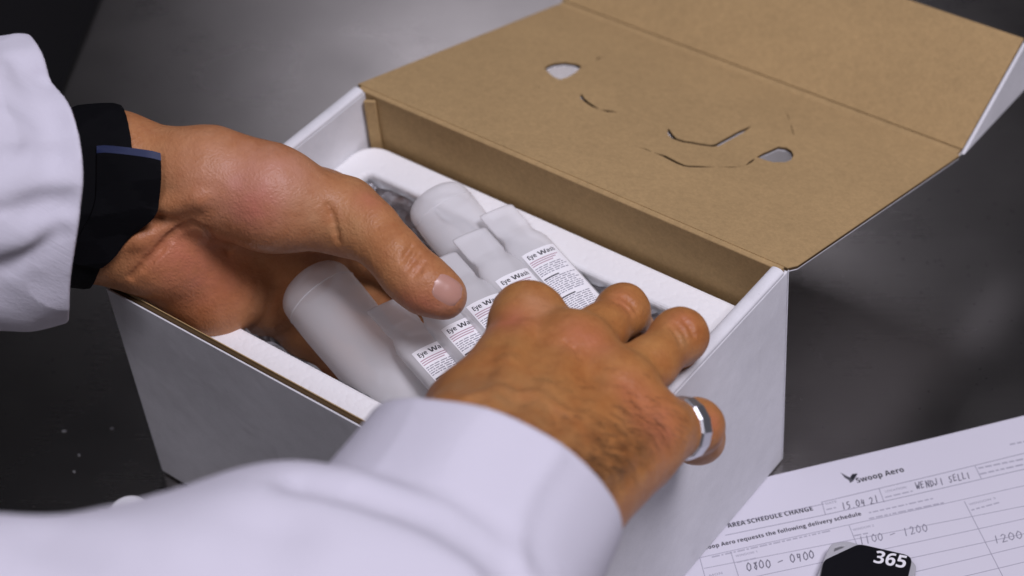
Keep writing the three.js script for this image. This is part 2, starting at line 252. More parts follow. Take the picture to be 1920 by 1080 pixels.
// ---------------------------------------------------------------- foam cooler and its foil lining
const FY = 0.095;
{
  const rr = (x0, x1, z0, z1, r, C) => { const s = new C(); s.moveTo(x0 + r, z0); s.lineTo(x1 - r, z0); s.quadraticCurveTo(x1, z0, x1, z0 + r); s.lineTo(x1, z1 - r); s.quadraticCurveTo(x1, z1, x1 - r, z1); s.lineTo(x0 + r, z1); s.quadraticCurveTo(x0, z1, x0, z1 - r); s.lineTo(x0, z0 + r); s.quadraticCurveTo(x0, z0, x0 + r, z0); return s; };
  const foam = group('foam_cooler', 'white polystyrene cooler fitted inside the cardboard box', 'cooler');
  const s = rr(-0.1115, 0.1115, -0.0755, 0.0685, 0.012, THREE.Shape); s.holes.push(rr(-0.1005, 0.0925, -0.0620, 0.0545, 0.006, THREE.Path));
  const g = new THREE.ExtrudeGeometry(s, { depth: FY - 0.026, bevelEnabled: true, bevelSize: 0.0025, bevelThickness: 0.0025, bevelSegments: 4, curveSegments: 8 }); g.rotateX(Math.PI / 2); // shape y -> z
  const m = mesh('wall', boxUV(g, 0.06), M.foam, foam); m.position.y = FY - 0.0025;
  const b = mesh('floor_slab', boxUV(new RoundedBoxGeometry(0.226, 0.014, 0.146, 2, 0.003), 0.06), M.foam, foam); b.position.set(0, 0.0125, -0.0035);
  // crinkled foil: a tray of facets
  const fx0 = -0.0972, fx1 = 0.0892, fz0 = -0.0587, fz1 = 0.0512, seg = 1;
  const wall = (ax, az, bx, bz, nx, nz) => { const gw = new THREE.PlaneGeometry(1, 1, 60, 26), p = gw.attributes.position; for (let i = 0; i < p.count; i++) { const u = p.getX(i) + 0.5, v = p.getY(i) + 0.5; const x = lerp(ax, bx, u), z = lerp(az, bz, u), y = lerp(0.0225, 0.0925 - 0.004 * Math.abs(N3(u * 9, 3, ax * 50)), v); const c = Math.abs(N3(x * 90, y * 110, z * 90 + ax * 7)) * 0.0035 * (0.35 + v) + Math.abs(N3(x * 260, y * 300, z * 260)) * 0.0012; p.setXYZ(i, x + nx * c, y, z + nz * c); } return gw.toNonIndexed(); };
  const floorG = new THREE.PlaneGeometry(fx1 - fx0, fz1 - fz0, 60, 40); floorG.rotateX(-Math.PI / 2); { const p = floorG.attributes.position; for (let i = 0; i < p.count; i++) p.setY(i, 0.0215 + Math.abs(N3(p.getX(i) * 110, 1, p.getZ(i) * 110)) * 0.004); } floorG.translate((fx0 + fx1) / 2, 0, (fz0 + fz1) / 2);
  const parts = [wall(fx0, fz0, fx1, fz0, 0, 1), wall(fx0, fz1, fx1, fz1, 0, -1), wall(fx0, fz0, fx0, fz1, 1, 0), wall(fx1, fz0, fx1, fz1, -1, 0), floorG.toNonIndexed()];
  const fg = mergeGeometries(parts); fg.computeVertexNormals();
  tag(mesh('foil_liner', fg, M.foil), 'crinkled silver foil lining the hollow of the foam cooler', 'foil');
}

// ---------------------------------------------------------------- bottles and ampoules
{
  const camBack = rayDir(800, 500).negate();
  function orient(o, from, to, up) { const x = to.clone().sub(from).normalize(), z = x.clone().cross(up).normalize(), y = z.clone().cross(x); o.matrix.makeBasis(x, y, z); o.matrix.setPosition(from); o.matrix.decompose(o.position, o.quaternion, o.scale); }
  function bottle(label, from, to, r, flat = 1) {
    const g = group('frosted_bottle', label, 'bottle'); orient(g, from, to, V(0, 1, 0).addScaledVector(camBack, 0.4)); const L = from.distanceTo(to), st = [];
    for (let i = 0; i <= 8; i++) { const a = i / 8 * Math.PI / 2; st.push([r * 0.55 * (1 - Math.cos(a)), r * (0.35 + 0.65 * Math.sin(a)), flat * r * (0.35 + 0.65 * Math.sin(a))]); }
    for (let i = 1; i <= 14; i++) { const t = i / 14; const w = r * (1 + 0.02 * Math.sin(t * 9)); st.push([lerp(r * 0.55, L - 0.004, t), w, w * flat]); }
    st.push([L - 0.001, r * 0.93, r * 0.93 * flat], [L, r * 0.8, r * 0.8 * flat]);
    mesh('body', sweep(st, 56, 2), M.bottle, g);
    const seam = mesh('seam', new THREE.TorusGeometry(r * 1.004, 0.0004, 6, 48), M.bottle, g); seam.rotation.y = Math.PI / 2; seam.scale.y = flat; seam.position.x = r * 0.75;
    return g;
  }
  bottle('fat frosted bottle lying between the palm and the front rim of the foam', P(572, 520, 0.098), P(800, 800, 0.064), 0.0172);
  bottle('flat frosted bottle sticking out above the thumb towards the lid', P(806, 362, 0.1015), P(985, 590, 0.0755), 0.0152, 0.62);

  const lc = document.createElement('canvas'); lc.width = 192; lc.height = 512; const c = lc.getContext('2d');
  c.fillStyle = '#f4f4f6'; c.fillRect(0, 0, 192, 512); c.fillStyle = '#15151a'; c.font = 'bold 40px sans-serif'; c.fillText('Eye Wash', 22, 48, 146);
  c.fillStyle = '#b493a0'; for (let i = 0; i < 3; i++) c.fillRect(10, 66 + i * 14, 150 - i * 22, 6);
  let y = 116; for (let k = 0; k < 26; k++) { if (k === 5 || k === 15) { y += 14; c.fillStyle = '#3c3c44'; c.fillRect(10, y, 84, 8); y += 14; continue; } c.fillStyle = '#8c8c96'; let x = 10; while (x < 172) { const w = 8 + rnd() * 22; if (x + w < 184 - rnd() * 30) c.fillRect(x, y, w, 5.5); x += w + 5; } y += 13.5; }
  const lt = new THREE.CanvasTexture(lc); lt.colorSpace = THREE.SRGBColorSpace;
  const labelMat = std({ map: lt, roughness: 0.55, side: THREE.DoubleSide });
  const hw = 0.0110, hh = 0.0050;
  const bodySt = []; const prof = [[0, 0.0086, 0.0010], [0.001, 0.0091, 0.0015], [0.0125, 0.0091, 0.0017], [0.0150, 0.0090, 0.0020], [0.0164, 0.0084, 0.0026], [0.0182, 0.0084, 0.0030], [0.020, 0.0088, 0.0035], [0.0225, 0.0099, 0.0043], [0.0255, hw * 0.985, hh * 0.95], [0.030, hw, hh], [0.078, hw, hh], [0.084, hw * 0.98, hh * 0.7], [0.088, hw * 0.95, 0.0016], [0.094, hw * 0.93, 0.0011], [0.095, hw * 0.9, 0.0008]];
  const podGeo = sweep(prof, 48, 2.6);
  function labelGeo(t0, t1) { // wraps over the top of the pod; text reads across it
    const nu = 14, pos = [], uv = [], idx = []; for (let i = 0; i <= 1; i++) for (let j = 0; j <= nu; j++) { const a = lerp(Math.PI * 0.245, Math.PI * 0.755, j / nu), e = 2 / 2.6, cs = Math.cos(a), sn = Math.sin(a); pos.push(i ? t1 : t0, sn ** e * (hh + 0.00022), Math.sign(cs) * Math.abs(cs) ** e * (hw + 0.00022)); uv.push(j / nu, i ? 0 : 1); }
    for (let j = 0; j < nu; j++) idx.push(j, j + 1, nu + 2 + j, j, nu + 2 + j, nu + 1 + j); const g = new THREE.BufferGeometry(); g.setAttribute('position', new THREE.Float32BufferAttribute(pos, 3)); g.setAttribute('uv', new THREE.Float32BufferAttribute(uv, 2)); g.setIndex(idx); g.computeVertexNormals(); return g;
  }
  const lg = labelGeo(0.0325, 0.0755);
  // [label top centre in the photo, height of that point]
  const spots = [[803, 647, 0.100], [858, 602, 0.1035], [905, 560, 0.1055], [959, 512, 0.105], [1008, 466, 0.1035]];
  const where = ['first beside the fat bottle', 'second from the fat bottle', 'third from the fat bottle', 'fourth from the fat bottle', 'fifth from the fat bottle'];
  spots.forEach(([px, py, yy], i) => {
    const g = group('eyewash_ampoule', 'translucent eye wash ampoule with white label, ' + where[i], 'ampoule', 'row of eye wash ampoules');
    const top = P(px, py, yy), ahead = P(px + 66, py + 74, yy - 0.0045); const dir = ahead.clone().sub(top).normalize();
    const up = V(0, 1, 0).addScaledVector(camBack, 0.25 + 0.04 * i).applyAxisAngle(dir, -0.24).normalize();
    const z = dir.clone().cross(up).normalize(), nrm = z.clone().cross(dir);
    const from = top.clone().addScaledVector(dir, -0.0325).addScaledVector(nrm, -hh); orient(g, from, from.clone().add(dir), up);
    mesh('body', podGeo, M.bottle, g); mesh('label', lg, labelMat, g);
  });
}

// ---------------------------------------------------------------- person: hands, sleeves
const person = group('person', 'person in a white coat reaching into the cardboard box with both hands', 'person');
function paint(g, patches, axisA, axisB, base = [0.42, 0.182, 0.074]) {
  const p = g.attributes.position, col = new Float32Array(p.count * 3), uv = new Float32Array(p.count * 2), ax = axisB.clone().sub(axisA).normalize(), s1 = V(0, 1, 0).cross(ax).normalize(), s2 = ax.clone().cross(s1), v = V();
  for (let i = 0; i < p.count; i++) {
    v.fromBufferAttribute(p, i); const a = fbm(v.x * 45, v.y * 45, v.z * 45, 3), b = fbm(v.x * 160 + 9, v.y * 160, v.z * 160, 3), c = N3(v.x * 900, v.y * 900, v.z * 900);
    let r = base[0] * (1 + a * 0.12 + b * 0.16 + c * 0.12), gg = base[1] * (1 + a * 0.32 + b * 0.3 + c * 0.16), bl = base[2] * (1 + a * 0.42 + b * 0.36 + c * 0.16);
    for (const q of patches) { const d2 = v.distanceToSquared(q.p) / (q.r * q.r); if (d2 < 6) { const w = Math.exp(-d2) * q.w * (0.75 + 0.8 * b + 0.3 * a); r = lerp(r, q.c[0], w); gg = lerp(gg, q.c[1], w); bl = lerp(bl, q.c[2], w); } }
    col[i * 3] = clamp(r, 0, 1); col[i * 3 + 1] = clamp(gg, 0, 1); col[i * 3 + 2] = clamp(bl, 0, 1);
    const d = v.clone().sub(axisA); uv[i * 2] = d.dot(ax) / 0.06; uv[i * 2 + 1] = (d.dot(s1) * 0.75 + d.dot(s2) * 0.66) / 0.06;
  }
  g.setAttribute('color', new THREE.BufferAttribute(col, 3)); g.setAttribute('uv', new THREE.BufferAttribute(uv, 2)); return g;
}
function bounds(pts, pad) { const b = new THREE.Box3(); pts.forEach(p => b.expandByPoint(p)); b.expandByScalar(pad); return b; }
function withCreases(f, list) { // grooves in the skin, given where the photo shows them
  const bs = []; for (const [r, pts] of list) { const h = pts.map(p => surf(f, p[0], p[1])).filter(Boolean); for (let i = 0; i + 1 < h.length; i++) bs.push([bone(h[i], h[i + 1], r, r), h[i].clone().add(h[i + 1]).multiplyScalar(0.5), h[i].distanceTo(h[i + 1]) / 2 + 0.008]); }
  return (x, y, z) => { let d = f(x, y, z); if (Math.abs(d) < 0.006) for (const [b, m, R] of bs) { if (Math.abs(x - m.x) < R && Math.abs(y - m.y) < R && Math.abs(z - m.z) < R) d = smax(d, -b(x, y, z), 0.0026); } return d; };
}
function nailGeo(f, base, tip, outward, w, lift = 0.00035) {
  const ax = tip.clone().sub(base), L = ax.length(); ax.normalize(); const side = ax.clone().cross(outward).normalize(), pos = [], idx = [], nu = 12, nv = 14;
  for (let i = 0; i <= nv; i++) for (let j = 0; j <= nu; j++) { const t = i / nv, e = j / nu * 2 - 1, ww = w * Math.pow(1 - Math.pow(Math.abs(2 * t - 1), 3.2), 0.35) + 1e-4; const q = base.clone().addScaledVector(ax, t * L).addScaledVector(side, e * ww).addScaledVector(outward, 0.02); const h = hit(f, q, outward.clone().negate(), 0.05) || q; const edge = 1 - Math.max(Math.abs(e) ** 6, 0); h.addScaledVector(outward, lift * edge - 0.00025 * (1 - edge)); pos.push(h.x, h.y, h.z); }
  for (let i = 0; i < nv; i++) for (let j = 0; j < nu; j++) { const a = i * (nu + 1) + j; idx.push(a, a + nu + 1, a + 1, a + 1, a + nu + 1, a + nu + 2); }
  const g = new THREE.BufferGeometry(); g.setAttribute('position', new THREE.Float32BufferAttribute(pos, 3)); g.setIndex(idx); g.computeVertexNormals(); return g;
}
function foldField(f, list) { // folds pressed into cloth: [depth, width, where the photo shows them]
  const bs = []; for (const [amp, w, pts] of list) { const h = pts.map(p => surf(f, p[0], p[1])).filter(Boolean); if (h.length < 2) continue; const segs = []; for (let i = 0; i + 1 < h.length; i++) segs.push(bone(h[i], h[i + 1], 0, 0)); bs.push([segs, amp, w, bounds(h, w * 2.4)]); }
  const q = V(); return (x, y, z) => { let s = 0; q.set(x, y, z); for (const [segs, amp, w, bb] of bs) if (bb.containsPoint(q)) { let d = 1; for (const g of segs) d = Math.min(d, g(x, y, z)); s += amp * Math.exp(-(d / w) * (d / w)); } return s; };
}
const mid = (a, b, t) => a.clone().lerp(b, t);

// left hand: the palm side of the wrist faces us, the thumb lies over the ampoules
const LH = {};
{
  const fa1 = D(-220, 300, 0.775), fa2 = D(-220, 420, 0.775), rad = D(205, 298, 0.806), uln = D(205, 446, 0.812);
  const cmc = D(385, 330, 0.800), mcp = D(644, 402, 0.806), ip = D(772, 515, 0.790), tip = D(832, 556, 0.787);
  LH.rad = rad; LH.uln = uln; LH.fa1 = fa1; LH.fa2 = fa2;
  const hyp1 = D(300, 470, 0.815), hyp2 = D(400, 545, 0.838);
  const mI = D(600, 395, 0.842), mM = D(580, 455, 0.862), mR = D(545, 515, 0.872), mP = D(490, 560, 0.868);
  const arm = chain([fa1, rad], [0.021, 0.0165], 0.01), arm2 = chain([fa2, uln], [0.021, 0.0155], 0.01), armMid = bone(mid(fa1, fa2, 0.5), mid(rad, uln, 0.5), 0.024, 0.0185);
  const palmBones = [bone(rad, cmc, 0.0165, 0.0165), bone(mid(rad, uln, 0.5), mid(mM, mR, 0.3), 0.018, 0.013), bone(uln, hyp1, 0.0155, 0.0165), bone(hyp1, hyp2, 0.0168, 0.0175), bone(hyp2, mP, 0.0165, 0.012), bone(cmc, mI, 0.0155, 0.0125), bone(mI, mM, 0.012, 0.012), bone(mM, mR, 0.012, 0.012), bone(mR, mP, 0.012, 0.012), bone(D(330, 360, 0.82), mI, 0.0165, 0.0125)];
  const thenar = chain([D(400, 336, 0.802), D(500, 360, 0.800), mcp], [0.0178, 0.0172, 0.0136], 0.012), thenarB = chain([D(395, 366, 0.802), D(520, 394, 0.802), D(610, 415, 0.807)], [0.014, 0.0128, 0.0085], 0.01);
  const thumb = chain([mcp, D(694, 434, 0.798), D(738, 476, 0.792), ip, D(800, 538, 0.788), tip], [0.0124, 0.0106, 0.0095, 0.0099, 0.0096, 0.0085], 0.006);
  const fingers = [
    chain([mI, D(680, 470, 0.872), D(760, 520, 0.895), D(820, 560, 0.905)], [0.0115, 0.01, 0.009, 0.008], 0.006), chain([mM, D(670, 540, 0.893), D(750, 590, 0.912), D(810, 630, 0.917)], [0.0115, 0.0103, 0.0092, 0.008], 0.006),
    chain([mR, D(640, 600, 0.897), D(720, 650, 0.912), D(775, 690, 0.917)], [0.0112, 0.01, 0.009, 0.008], 0.006), chain([mP, D(570, 630, 0.888), D(640, 680, 0.898), D(680, 710, 0.902)], [0.0105, 0.009, 0.008, 0.0072], 0.006)];
  const palm = (x, y, z) => { let d = smin(smin(arm(x, y, z), arm2(x, y, z), 0.02), armMid(x, y, z), 0.01); for (const b of palmBones) d = smin(d, b(x, y, z), 0.014); return d; };
  const base = (x, y, z) => {
    let d = palm(x, y, z); const th = smin(smin(thenar(x, y, z), thenarB(x, y, z), 0.012), thumb(x, y, z), 0.009); d = smin(d, th, 0.009);
    let r = d; for (const fg of fingers) r = smin(r, smin(d, fg(x, y, z), 0.008), 0.0025);
    return r;
  };
  const ten = []; const addT = (pts, r) => { const h = pts.map(p => surf(base, p[0], p[1])).filter(Boolean).map(p => p.addScaledVector(grad(base, p), -r * 0.35)); for (let i = 0; i + 1 < h.length; i++) ten.push([bone(h[i], h[i + 1], r, r), bounds([h[i], h[i + 1]], 0.01)]); };
  addT([[180, 400], [250, 395], [320, 385], [370, 375]], 0.0022); addT([[190, 470], [260, 450], [320, 425]], 0.0018);
  const q = V();
  const ridged = (x, y, z) => { let d = base(x, y, z); if (Math.abs(d) < 0.008) { q.set(x, y, z); for (const [b, bb] of ten) if (bb.containsPoint(q)) d = smin(d, b(x, y, z), 0.006); d += N3(x * 55, y * 55, z * 55) * 0.0006 + N3(x * 170, y * 170, z * 170) * 0.00014; } return d; };
  const f = withCreases(ridged, [
    [0.0010, [[246, 520], [275, 490], [305, 462], [335, 432], [362, 420]]], [0.0008, [[268, 505], [300, 470], [322, 440]]], [0.0008, [[362, 420], [385, 430], [405, 452], [430, 470]]],
    [0.0004, [[616, 385], [621, 400], [626, 416], [630, 434], [633, 452]]],
    [0.0006, [[772, 462], [764, 474], [756, 488]]], [0.0004, [[786, 476], [776, 490], [766, 503]]], [0.0004, [[795, 492], [786, 505], [777, 515]]],
  ]);
  LH.f = f;
  const all = [rad, uln, cmc, mcp, ip, tip, hyp1, hyp2, mI, mM, mR, mP, D(-120, 300, 0.78), D(-120, 420, 0.78), D(820, 560, 0.905), D(810, 630, 0.917), D(775, 690, 0.917), D(680, 710, 0.902)], b = bounds(all, 0.028);
  const g = surfaceNets(f, b.min, b.max, 0.0013);
  const red = [0.46, 0.135, 0.09], pink = [0.5, 0.235, 0.165];
  const patches = [[470, 350, 0.018, pink, 1.0], [540, 330, 0.014, pink, 0.7], [580, 390, 0.012, [0.5, 0.27, 0.15], 0.6], [650, 420, 0.012, [0.48, 0.26, 0.12], 0.5], [470, 385, 0.010, red, 0.8], [690, 375, 0.007, red, 0.5], [330, 480, 0.016, red, 0.6], [400, 530, 0.02, red, 0.55], [795, 570, 0.008, red, 0.6], [780, 500, 0.006, red, 0.25], [840, 575, 0.007, pink, 0.5], [380, 300, 0.02, pink, 0.3], [760, 560, 0.006, red, 0.4]].map(([px, py, r, c, w]) => ({ p: surf(f, px, py), r, c, w })).filter(o => o.p);
  paint(g, patches, rad, mcp);
  const m = mesh('hand', g, M.skin, person); tag(m, 'hand with its thumb pressed on the ampoules and palm turned in');
  // thumbnail
  const nb = surf(f, 812, 527), nt = surf(f, 866, 560); const out = grad(f, surf(f, 842, 540)).multiplyScalar(1);
  const ng = nailGeo(f, mid(nb, nt, 0.04), mid(nb, nt, 0.96), out, 0.0062); mesh('thumbnail', ng, M.nail, m);
}

// right hand: seen from the back, fingers hooked down over the ampoules, little finger outside the box
const RH = {};
{
  const wr = P(845, 1010, 0.186), wu = P(930, 1060, 0.178), fa = D(640, 1230, 0.60);
  const mI = P(992, 604, 0.147), mM = P(1078, 664, 0.151), mR = P(1158, 738, 0.149), mP = P(1228, 812, 0.141);
  const cI = P(868, 850, 0.172), cM = P(920, 900, 0.176), cR = P(975, 945, 0.174), cP = P(1030, 985, 0.168);
  const palmBones = [bone(cI, mI, 0.0150, 0.0112), bone(cM, mM, 0.0148, 0.0108), bone(cR, mR, 0.0145, 0.0106), bone(cP, mP, 0.0140, 0.0104), bone(wr, cI, 0.019, 0.0158), bone(wr, cM, 0.019, 0.0158), bone(wu, cR, 0.018, 0.0155), bone(wu, cP, 0.018, 0.0148), bone(fa, wr, 0.024, 0.019), bone(fa, wu, 0.024, 0.018),
    bone(mI, mM, 0.0098, 0.0098), bone(mM, mR, 0.0098, 0.0098), bone(mR, mP, 0.0096, 0.0094)];
  const under = V(0, -1, 0).addScaledVector(rayDir(1000, 750), 0.3).normalize().multiplyScalar(0.010);
  for (const [a, b] of [[cI, mI], [cM, mM], [cR, mR], [cP, mP]]) palmBones.push(bone(a.clone().add(under), mid(a, b, 0.8).add(under), 0.0125, 0.0095));
  const iP = P(1030, 655, 0.118), iD = P(1045, 700, 0.100), iT = P(1050, 730, 0.092);
  const pM = P(1168, 583, 0.1385), dM = P(1186, 622, 0.119), tM = P(1180, 660, 0.102);
  const pR = P(1274, 630, 0.138), dR = P(1262, 672, 0.120), tR = P(1235, 690, 0.106);
  const pP = P(1306, 799, 0.129), dP = P(1312, 822, 0.113), tP = P(1302, 835, 0.100);
  RH.ringA = mP; RH.ringB = pP;
  const fingers = [
    chain([mI, iP, iD, iT], [0.0112, 0.0095, 0.0085, 0.0075], 0.006),
    chain([mM, mid(mM, pM, 0.5), pM, dM, tM], [0.0106, 0.0096, 0.0099, 0.0083, 0.0074], 0.006),
    chain([mR, mid(mR, pR, 0.5), pR, dR, tR], [0.0106, 0.0098, 0.0102, 0.0085, 0.0075], 0.006),
    chain([mP, mid(mP, pP, 0.5), pP, dP, tP], [0.0104, 0.0096, 0.0097, 0.0090, 0.0080], 0.006)];
  const thumb = chain([cI, P(880, 790, 0.150), P(930, 745, 0.122), P(985, 725, 0.105), P(1010, 720, 0.098)], [0.0155, 0.0150, 0.0115, 0.0105, 0.009], 0.01);
  const knobs = [bone(P(990, 588, 0.151), P(985, 600, 0.151), 0.0098, 0.0098), bone(P(1080, 645, 0.156), P(1075, 655, 0.156), 0.0086, 0.0086), bone(P(1158, 720, 0.154), P(1155, 728, 0.154), 0.0084, 0.0084), bone(P(1226, 796, 0.146), P(1224, 803, 0.146), 0.0082, 0.0082)];
  const base = (x, y, z) => {
    let d = palmBones[0](x, y, z); for (let i = 1; i < palmBones.length; i++) d = smin(d, palmBones[i](x, y, z), 0.012); d = smin(d, thumb(x, y, z), 0.012); for (const k of knobs) d = smin(d, k(x, y, z), 0.008);
    let r = d; for (const fg of fingers) r = smin(r, smin(d, fg(x, y, z), 0.0075), 0.0025); return r;
  };
  const ten = []; const addT = (pts, r, sink) => { const h = pts.map(p => surf(base, p[0], p[1])).filter(Boolean).map(p => p.addScaledVector(grad(base, p), -r * sink)); for (let i = 0; i + 1 < h.length; i++) ten.push([bone(h[i], h[i + 1], r, r), bounds([h[i], h[i + 1]], 0.01)]); };
  addT([[985, 610], [955, 680], [925, 750], [890, 810]], 0.0022, 1.05); addT([[1075, 665], [1030, 730], [980, 800], [930, 860]], 0.0022, 1.05); addT([[1155, 735], [1100, 790], [1040, 850], [980, 910]], 0.0022, 1.05); addT([[1225, 812], [1170, 855], [1110, 905], [1050, 950]], 0.0020, 1.05);
  addT([[880, 745], [940, 738], [1000, 745], [1060, 775]], 0.0009, 1.0);
  const q = V();
  const ridged = (x, y, z) => { let d = base(x, y, z); if (Math.abs(d) < 0.008) { q.set(x, y, z); for (const [b, bb] of ten) if (bb.containsPoint(q)) d = smin(d, b(x, y, z), 0.0055); d += N3(x * 60, y * 60, z * 60) * 0.0005 + N3(x * 180, y * 180, z * 180) * 0.00014; } return d; };
  const f = withCreases(ridged, [[0.0002, [[1268, 606], [1280, 618], [1288, 636]]], [0.0002, [[1282, 600], [1294, 612], [1300, 630]]], [0.0002, [[1258, 612], [1270, 628], [1276, 645]]], [0.0002, [[1155, 566], [1172, 572], [1184, 588]]], [0.0002, [[1165, 556], [1182, 566], [1194, 582]]], [0.0002, [[1062, 640], [1078, 652], [1086, 668]]]]);
  RH.f = f;
  const b = bounds([wr, wu, mI, mM, mR, mP, pM, pR, pP, tP, tM, tR, iT, D(740, 1120, 0.62)], 0.028);
  const g = surfaceNets(f, b.min, b.max, 0.0013);
  const red = [0.47, 0.14, 0.085], tan = [0.36, 0.19, 0.08];
  const patches = [[960, 600, 0.009, red, 0.75], [1010, 570, 0.007, [0.5, 0.24, 0.13], 0.7], [1085, 625, 0.010, red, 0.5], [1120, 645, 0.008, red, 0.35], [1170, 565, 0.006, red, 0.45], [1280, 605, 0.006, red, 0.5], [1180, 730, 0.008, red, 0.5], [1235, 800, 0.012, red, 0.7], [1335, 790, 0.006, red, 0.6], [1280, 640, 0.004, tan, 0.8], [1125, 715, 0.003, [0.24, 0.12, 0.04], 0.7], [950, 740, 0.022, tan, 0.5], [1050, 850, 0.025, tan, 0.5], [880, 720, 0.012, tan, 0.5]].map(([px, py, r, c, w]) => ({ p: surf(f, px, py), r, c, w })).filter(o => o.p);
  paint(g, patches, wr, mM, [0.40, 0.166, 0.05]);
  const m = mesh('hand', g, M.skin, person); tag(m, 'hand seen from its back wearing a silver ring');
  // fine hairs on the outer edge of the wrist and the back of the hand
  const hs = []; const along = mM.clone().sub(cM).normalize();
  for (let i = 0; i < 1100; i++) {
    const t = Math.pow(rnd(), 0.7), px = lerp(1270, 1060, t) - rnd() * (i % 3 ? 110 : 330) + (rnd() - 0.5) * 40, py = lerp(800, 1000, t) - rnd() * (i % 3 ? 60 : 120) + (rnd() - 0.5) * 40; const p = surf(f, px, py); if (!p || Math.abs(f(p.x, p.y, p.z)) > 1e-3) continue;
    const n = grad(f, p), side = n.clone().cross(along).normalize(), dir = side.multiplyScalar(-0.8).addScaledVector(along, 0.5 * (rnd() - 0.3)).addScaledVector(n, 0.25 + 0.2 * rnd()).normalize(), L = 0.004 + rnd() * 0.006, w = 0.00007, wv = dir.clone().cross(n).normalize().multiplyScalar(w);
    const a = p.clone().addScaledVector(n, -0.0003), k = p.clone().addScaledVector(dir, L * 0.55), e = p.clone().addScaledVector(dir, L).addScaledVector(n, -L * 0.3);
    for (const [u, v] of [[a, k], [k, e]]) { const u0 = u.clone().add(wv), u1 = u.clone().sub(wv), v0 = v.clone().add(wv), v1 = v.clone().sub(wv); for (const x of [u0, u1, v0, u1, v1, v0]) hs.push(x.x, x.y, x.z); }
  }
  const hg = new THREE.BufferGeometry(); hg.setAttribute('position', new THREE.Float32BufferAttribute(hs, 3)); hg.computeVertexNormals(); M.hair.side = THREE.DoubleSide;
  const hm = mesh('arm_hair', hg, M.hair, m); hm.userData.kind = 'stuff';
}

// sleeves
function coatUV(g) { const p = g.attributes.position, uv = new Float32Array(p.count * 2); for (let i = 0; i < p.count; i++) { uv[i * 2] = (p.getX(i) + p.getY(i) * 0.6) / 0.12; uv[i * 2 + 1] = (p.getZ(i) - p.getY(i) * 0.6) / 0.12; } g.setAttribute('uv', new THREE.BufferAttribute(uv, 2)); return g; }
const view0 = rayDir(960, 540), camR = V(1, 0, 0).transformDirection(camera.matrixWorld), camU = V(0, 1, 0).transformDirection(camera.matrixWorld);
{ // left
  const c = D(88, 333, 0.785), n = camR.clone().multiplyScalar(0.93).addScaledVector(camU, 0.12).addScaledVector(view0, 0.42).normalize();
  const back = c.clone().addScaledVector(n, -0.16), outer = bone(c.clone().addScaledVector(n, 0.06), back, 0.0590, 0.066), inner = bone(c.clone().addScaledVector(n, 0.06), c.clone().addScaledVector(n, -0.06), 0.0555, 0.0555);
  const upv = camU.clone().addScaledVector(n, -camU.dot(n)).normalize(), sd = n.clone().cross(upv);
  const folds = foldField(outer, [[0.003, 0.006, [[-20, 390], [45, 386], [85, 383], [118, 380]]], [-0.003, 0.008, [[-20, 355], [45, 352], [110, 350]]], [0.003, 0.006, [[0, 180], [50, 195], [95, 222]]], [0.0025, 0.005, [[35, 110], [65, 155], [92, 200]]], [0.0025, 0.006, [[0, 500], [60, 472], [110, 440]]], [-0.0025, 0.007, [[-10, 460], [60, 440], [118, 418]]], [0.002, 0.005, [[10, 300], [60, 285], [105, 290]]]]);
  const f = (x, y, z) => {
    const dx = x - c.x, dy = y - c.y, dz = z - c.z, t = dx * n.x + dy * n.y + dz * n.z; let o = outer(x, y, z);
    const u = dx * upv.x + dy * upv.y + dz * upv.z, s = dx * sd.x + dy * sd.y + dz * sd.z, a = Math.atan2(u, s);
    const fold = 0.0028 * Math.sin(a * 2 + t * 62 + 0.8 + 2 * N3(t * 18, a, 2)) * sstep(0.01, -0.03, t) + 0.0045 * N3(u * 20 + 4, s * 26, t * 34) + 0.0032 * (Math.abs(N3(u * 30 + t * 14, s * 22, t * 26 + 3)) - 0.2) + 0.0009 * (Math.abs(N3(u * 70, s * 60 + t * 30, t * 40)) - 0.2);
    const press = folds(x, y, z), notch = press + 0.006 * Math.exp(-(((u - 0.036) / 0.008) ** 2) - (((t - 0.0 + 0.002) / 0.014) ** 2));
    o += fold + notch; const cut = t - 0.0035 * Math.sin(a * 3 + 1); return smax(smax(o, cut, 0.002), -(inner(x, y, z) + fold * 0.9 + notch), 0.0015);
  };
  const b = bounds([c, D(-130, 338, 0.765)], 0.072); const g = surfaceNets(f, b.min, b.max, 0.0014);
  tag(mesh('sleeve', coatUV(g), M.coat, person), 'loose white coat sleeve behind the black wristband');
}
